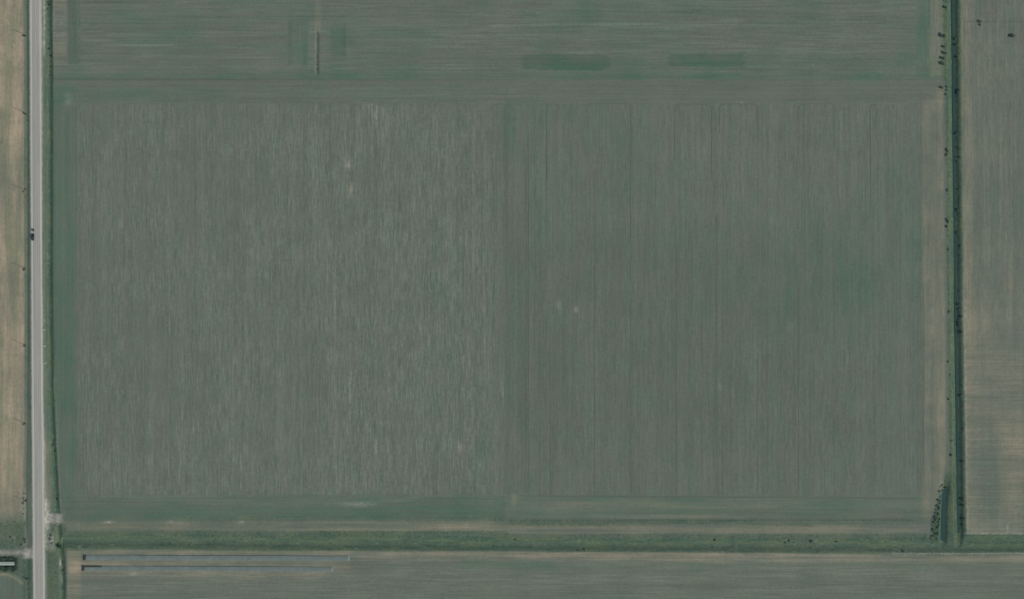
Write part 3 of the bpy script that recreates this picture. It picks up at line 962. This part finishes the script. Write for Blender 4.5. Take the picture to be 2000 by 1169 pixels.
pole_y = [(51, 69), (51.5, 221), (51, 372), (51.5, 524), (52, 674), (50, 826), (52, 978), (55.5, 1130)]
ordn = ['northernmost', 'second from the north', 'third from the north', 'the first one south of the dark pickup', 'the second one south of the dark pickup', 'third from the south', 'second from the south', 'southernmost']
pole = make_pole()
for k, (px, py) in enumerate(pole_y):
    o = pole if k == 0 else copy_tree(pole)
    o.location = (X(px), Y(py), gz(px, py))
    o.rotation_euler = (0, 0, math.radians(rnd.uniform(-3, 3)))
    tag(o, 'wooden utility pole west of the highway, ' + ordn[k], 'utility pole', 'utility poles along the highway')
    for q in range(2):
        place('shrub', rnd.choice([0, 1]), px - 1.5 - 3.5 * q + rnd.uniform(-1, 1), py + rnd.uniform(-2, 3), rnd.uniform(0.7, 1.1), 'low green shrub at the foot of a utility pole west of the highway', 'shrub', 'shrubs at the feet of the utility poles')

# ------------------------------------------------------------------ pickup and trailer on the southbound lane
def wheel(parent, x, y, r, w):
    t = MB().tube([(x - w / 2, y, r), (x - w / 2 + 0.04, y, r), (x + w / 2 - 0.04, y, r), (x + w / 2, y, r)], [r * 0.9, r, r, r * 0.9], 20).build('wheel', M['tyre'], parent, True)
    sx = 1 if x > 0 else -1
    MB().tube([(x + sx * (w / 2 - 0.05), y, r), (x + sx * (w / 2 + 0.012), y, r)], [r * 0.58, r * 0.52], 14).build('rim', M['chrome'], t, True)


def make_pickup():
    """front towards -y"""
    root = empty('pickup_truck', (0, 0, 0))
    W = 1.02
    bm = bmesh.new()

    def section(y, pts):
        return [bm.verts.new((x, y, z)) for x, z in pts]

    def loop(w, zb, zt):
        return [(-w, zb), (-w * 1.0, (zb + zt) / 2), (-w * 0.95, zt - 0.08), (-w * 0.85, zt), (w * 0.85, zt), (w * 0.95, zt - 0.08), (w, (zb + zt) / 2), (w, zb)]
    rings = [section(y, loop(w, zb, zt)) for y, w, zb, zt in ((-2.95, 0.86, 0.50, 0.95), (-2.85, 0.96, 0.42, 1.08), (-2.3, 1.0, 0.38, 1.16), (-1.35, W, 0.36, 1.20), (-1.2, W, 0.36, 1.22), (0.95, W, 0.36, 1.22))]
    for a, b in zip(rings, rings[1:]):
        for k in range(7):
            bm.faces.new((a[k], a[k + 1], b[k + 1], b[k]))
        bm.faces.new((a[7], a[0], b[0], b[7]))
    bm.faces.new(rings[0])
    bm.faces.new(list(reversed(rings[-1])))
    # cab
    cab = [section(y, [(-w, zb), (-w * 0.97, zb + 0.2), (-w2, zt - 0.06), (-w2 * 0.9, zt), (w2 * 0.9, zt), (w2, zt - 0.06), (w * 0.97, zb + 0.2), (w, zb)]) for y, w, w2, zb, zt in ((-1.32, 0.97, 0.95, 1.15, 1.27), (-0.62, 0.97, 0.78, 1.15, 1.80), (-0.35, 0.97, 0.77, 1.15, 1.86), (0.62, 0.97, 0.77, 1.15, 1.86), (0.90, 0.97, 0.80, 1.15, 1.76), (0.95, 0.97, 0.95, 1.15, 1.27))]
    for a, b in zip(cab, cab[1:]):
        for k in range(7):
            bm.faces.new((a[k], a[k + 1], b[k + 1], b[k]))
    bm.faces.new(cab[0])
    bm.faces.new(list(reversed(cab[-1])))
    bmesh.ops.recalc_face_normals(bm, faces=bm.faces)
    me = bpy.data.meshes.new('body')
    bm.to_mesh(me)
    bm.free()
    link('body', me, M['car_paint'], root)
    bed = MB()
    bed.box((0, 1.93, 0.72), (1.9, 1.94, 0.08)).box((-0.97, 1.93, 0.86), (0.10, 1.94, 0.72), 0.02).box((0.97, 1.93, 0.86), (0.10, 1.94, 0.72), 0.02)
    b = bed.build('cargo_bed', M['car_paint'], root)
    MB().box((0, 1.93, 0.775), (1.82, 1.9, 0.02)).build('bed_liner', M['car_bed'], b)
    MB().box((0, 2.94, 0.88), (1.9, 0.08, 0.66), 0.02).build('tailgate', M['car_paint'], root)
    g = bmesh.new()
    q = [g.verts.new(v) for v in ((-0.80, -1.25, 1.34), (0.80, -1.25, 1.34), (0.70, -0.66, 1.79), (-0.70, -0.66, 1.79))]
    g.faces.new(q)
    me = bpy.data.meshes.new('windscreen')
    bmesh.ops.translate(g, vec=(0, -0.02, 0.02), verts=g.verts)
    g.to_mesh(me)
    g.free()
    link('windscreen', me, M['glass'], root)
    MB().box((0, 0.945, 1.52), (1.35, 0.03, 0.36)).build('rear_window', M['glass'], root)
    for sx in (-1, 1):
        MB().box((sx * 0.885, 0.05, 1.55), (0.03, 1.35, 0.30), rot=None).build('side_window', M['glass'], root)
        MB().box((sx * 0.72, -2.92, 0.82), (0.34, 0.10, 0.18), 0.02).build('headlight', M['lamp_clear'], root)
        MB().box((sx * 0.93, 2.985, 0.95), (0.14, 0.03, 0.32)).build('tail_light', M['lamp_red'], root)
        MB().box((sx * 1.13, -0.98, 1.28), (0.22, 0.10, 0.16), 0.03).build('wing_mirror', M['car_paint'], root)
        for y in (-1.95, 1.85):
            wheel(root, sx * 0.90, y, 0.39, 0.27)
    MB().box((0, -3.02, 0.52), (1.86, 0.14, 0.22), 0.04).build('front_bumper', M['chrome'], root)
    MB().box((0, 3.05, 0.50), (1.86, 0.14, 0.20), 0.03).build('rear_bumper', M['chrome'], root)
    return root


def make_trailer():
    root = empty('utility_trailer', (0, 0, 0))
    MB().box((0, 0, 0.62), (1.6, 2.0, 0.10), 0.01).build('deck', M['steel'], root)
    w = MB()
    w.box((-0.77, 0, 0.93), (0.05, 2.0, 0.50)).box((0.77, 0, 0.93), (0.05, 2.0, 0.50)).box((0, -0.97, 0.93), (1.48, 0.05, 0.50)).box((0, 0.97, 0.93), (1.48, 0.05, 0.50))
    w.build('side_boards', M['trailer'], root)
    MB().box((0, 0, 1.21), (1.64, 2.04, 0.05), 0.02).build('lid', M['trailer'], root)
    t = MB()
    t.tube([(-0.6, -1.0, 0.60), (0, -2.35, 0.52)], [0.04, 0.04], 8).tube([(0.6, -1.0, 0.60), (0, -2.35, 0.52)], [0.04, 0.04], 8).tube([(0, -2.3, 0.52), (0, -2.75, 0.52)], [0.05, 0.05], 8)
    t.build('drawbar', M['steel'], root)
    for sx in (-1, 1):
        wheel(root, sx * 0.93, 0.1, 0.31, 0.19)
    return root


pz = 0.58 + 0.06
tag(make_pickup(), 'dark pickup truck driving south in the left lane of the pale highway', 'pickup truck').location = (X(65.2), Y(463), pz)
tag(make_trailer(), 'small dark covered trailer drawn close behind the dark pickup', 'trailer').location = (X(65.5), Y(449.2), pz)

# ------------------------------------------------------------------ low covered rows south of the field
def cover_row(x0, y0, x1, y1, w, h, label):
    root = empty('row_cover', (X(x0), Y(y0), gz(x0, y0)))
    d = Vector((X(x1) - X(x0), Y(y1) - Y(y0), 0))
    L = d.length
    root.rotation_euler = (0, 0, math.atan2(d.y, d.x))
    bm = bmesh.new()
    n = int(L / 1.6)
    r = random.Random(int(y0))
    rings = []
    for i in range(n + 1):
        x = L * i / n
        sag = 0.06 * math.sin(i * 2.4) + r.uniform(-.05, .05)
        q = []
        for k in range(9):
            t = math.pi * k / 8
            yy = -math.cos(t) * w / 2
            q.append(bm.verts.new((x, yy * (1 + 0.03 * sag), -0.25 if k in (0, 8) else max(0.0, math.sin(t)) ** 0.6 * (h + sag))))
        rings.append(q)
    for a, b in zip(rings, rings[1:]):
        for k in range(8):
            bm.faces.new((a[k], a[k + 1], b[k + 1], b[k]))
    bm.faces.new(rings[0])
    bm.faces.new(list(reversed(rings[-1])))
    bmesh.ops.recalc_face_normals(bm, faces=bm.faces)
    me = bpy.data.meshes.new('cover_sheet')
    bm.to_mesh(me)
    bm.free()
    for p in me.polygons:
        p.use_smooth = len(p.vertices) == 4
    link('cover_sheet', me, M['tarp'], root)
    e = MB()
    e.box((-0.5, 0, h * 0.55), (0.9, w * 0.98, h * 1.35), 0.1)
    e.build('end_shade_block', M['end_board'], root)  # dark colour stands in for the shadow at the row's west end
    return tag(root, label, 'row cover', 'low covered rows south of the field'), L


r1, L1 = cover_row(166, 1087.6, 683, 1089.2, 5.0, 0.8, 'northern of the two long low grey-green covered rows south of the field')
r2, L2 = cover_row(163, 1108.6, 650, 1110.6, 5.0, 0.8, 'southern of the two long low covered rows, with a dark block standing in for shade at its west end')
MB().box((8.5, 1.6, 0.75), (16.0, 1.0, 1.3), 0.3).build('shade_block', M['row_shade'], r2)  # dark block stands in for the thicker shadow beside this row

# ------------------------------------------------------------------ pale-roofed shed, lower left, running out of the picture
shed = empty('long_shed', (X(10), Y(1099), gz(10, 1099)))
tag(shed, 'long narrow pale-roofed shed between dark hedges at the lower left edge', 'shed')
L, Wd, Hh = 17.5, 3.2, 2.5
MB().box((0, 0, Hh / 2 - 0.2), (L - 0.3, Wd - 0.3, Hh + 0.4)).build('wall', M['shed_wall'], shed)
o = MB().profile([(-Wd / 2, Hh), (0, Hh + 0.5), (Wd / 2, Hh), (Wd / 2, Hh + 0.07), (0, Hh + 0.58), (-Wd / 2, Hh + 0.07)], -L / 2, L / 2).build('roof', M['pale_roof'], shed)
o.rotation_euler = (0, 0, math.pi / 2)
MB().box((L / 2 - 0.13, 0.3, 1.0), (0.06, 1.1, 2.0)).build('door', M['shed_door'], shed)

# ------------------------------------------------------------------ pale marker boards on the east verge
for k, (px, py, w, lab) in enumerate(((86.3, 625, 1.6, 'short pale marker board on the east verge, northernmost of the four'), (86.0, 643.5, 3.0, 'pale marker board reaching the road edge, second from the north of the four'),
                                      (87.0, 675, 2.6, 'pale marker board third from the north of the four on the east verge'), (88.3, 709, 1.8, 'pale marker board standing farthest south of the four on the east verge'))):
    r = empty('marker_board', (X(px), Y(py), gz(px, py)), math.radians(rnd.uniform(-4, 4)))
    tag(r, lab, 'marker board', 'pale marker boards on the east verge')
    MB().box((0, 0, 0.85), (w, 0.55, 0.10), 0.01).box((0, 0.0, 0.66), (w * 0.98, 0.06, 0.26)).build('board', M['pale_board'], r)
    for sx in (-1, 1):
        MB().box((sx * w * 0.4, 0, 0.25), (0.09, 0.09, 1.06)).build('post', M['steel'], r)

# concrete pipe ends where the gravel crossing bridges the roadside ditch
for k, (px, py, lab) in enumerate(((110.5, 1001.5, 'concrete culvert headwall on the north side of the gravel crossing'), (113, 1022.5, 'concrete culvert headwall on the south side of the gravel crossing'))):
    r = empty('culvert_headwall', (X(px), Y(py), gz(px, py) - 0.3))
    tag(r, lab, 'culvert', None)
    MB().box((0, 0, 0.3), (2.6, 0.3, 1.2), 0.03).build('wall', M['concrete'], r)
    MB().tube([(0, -0.35, 0.1), (0, 0.35, 0.1)], [0.42, 0.42], 16).build('pipe', M['steel'], r, True)
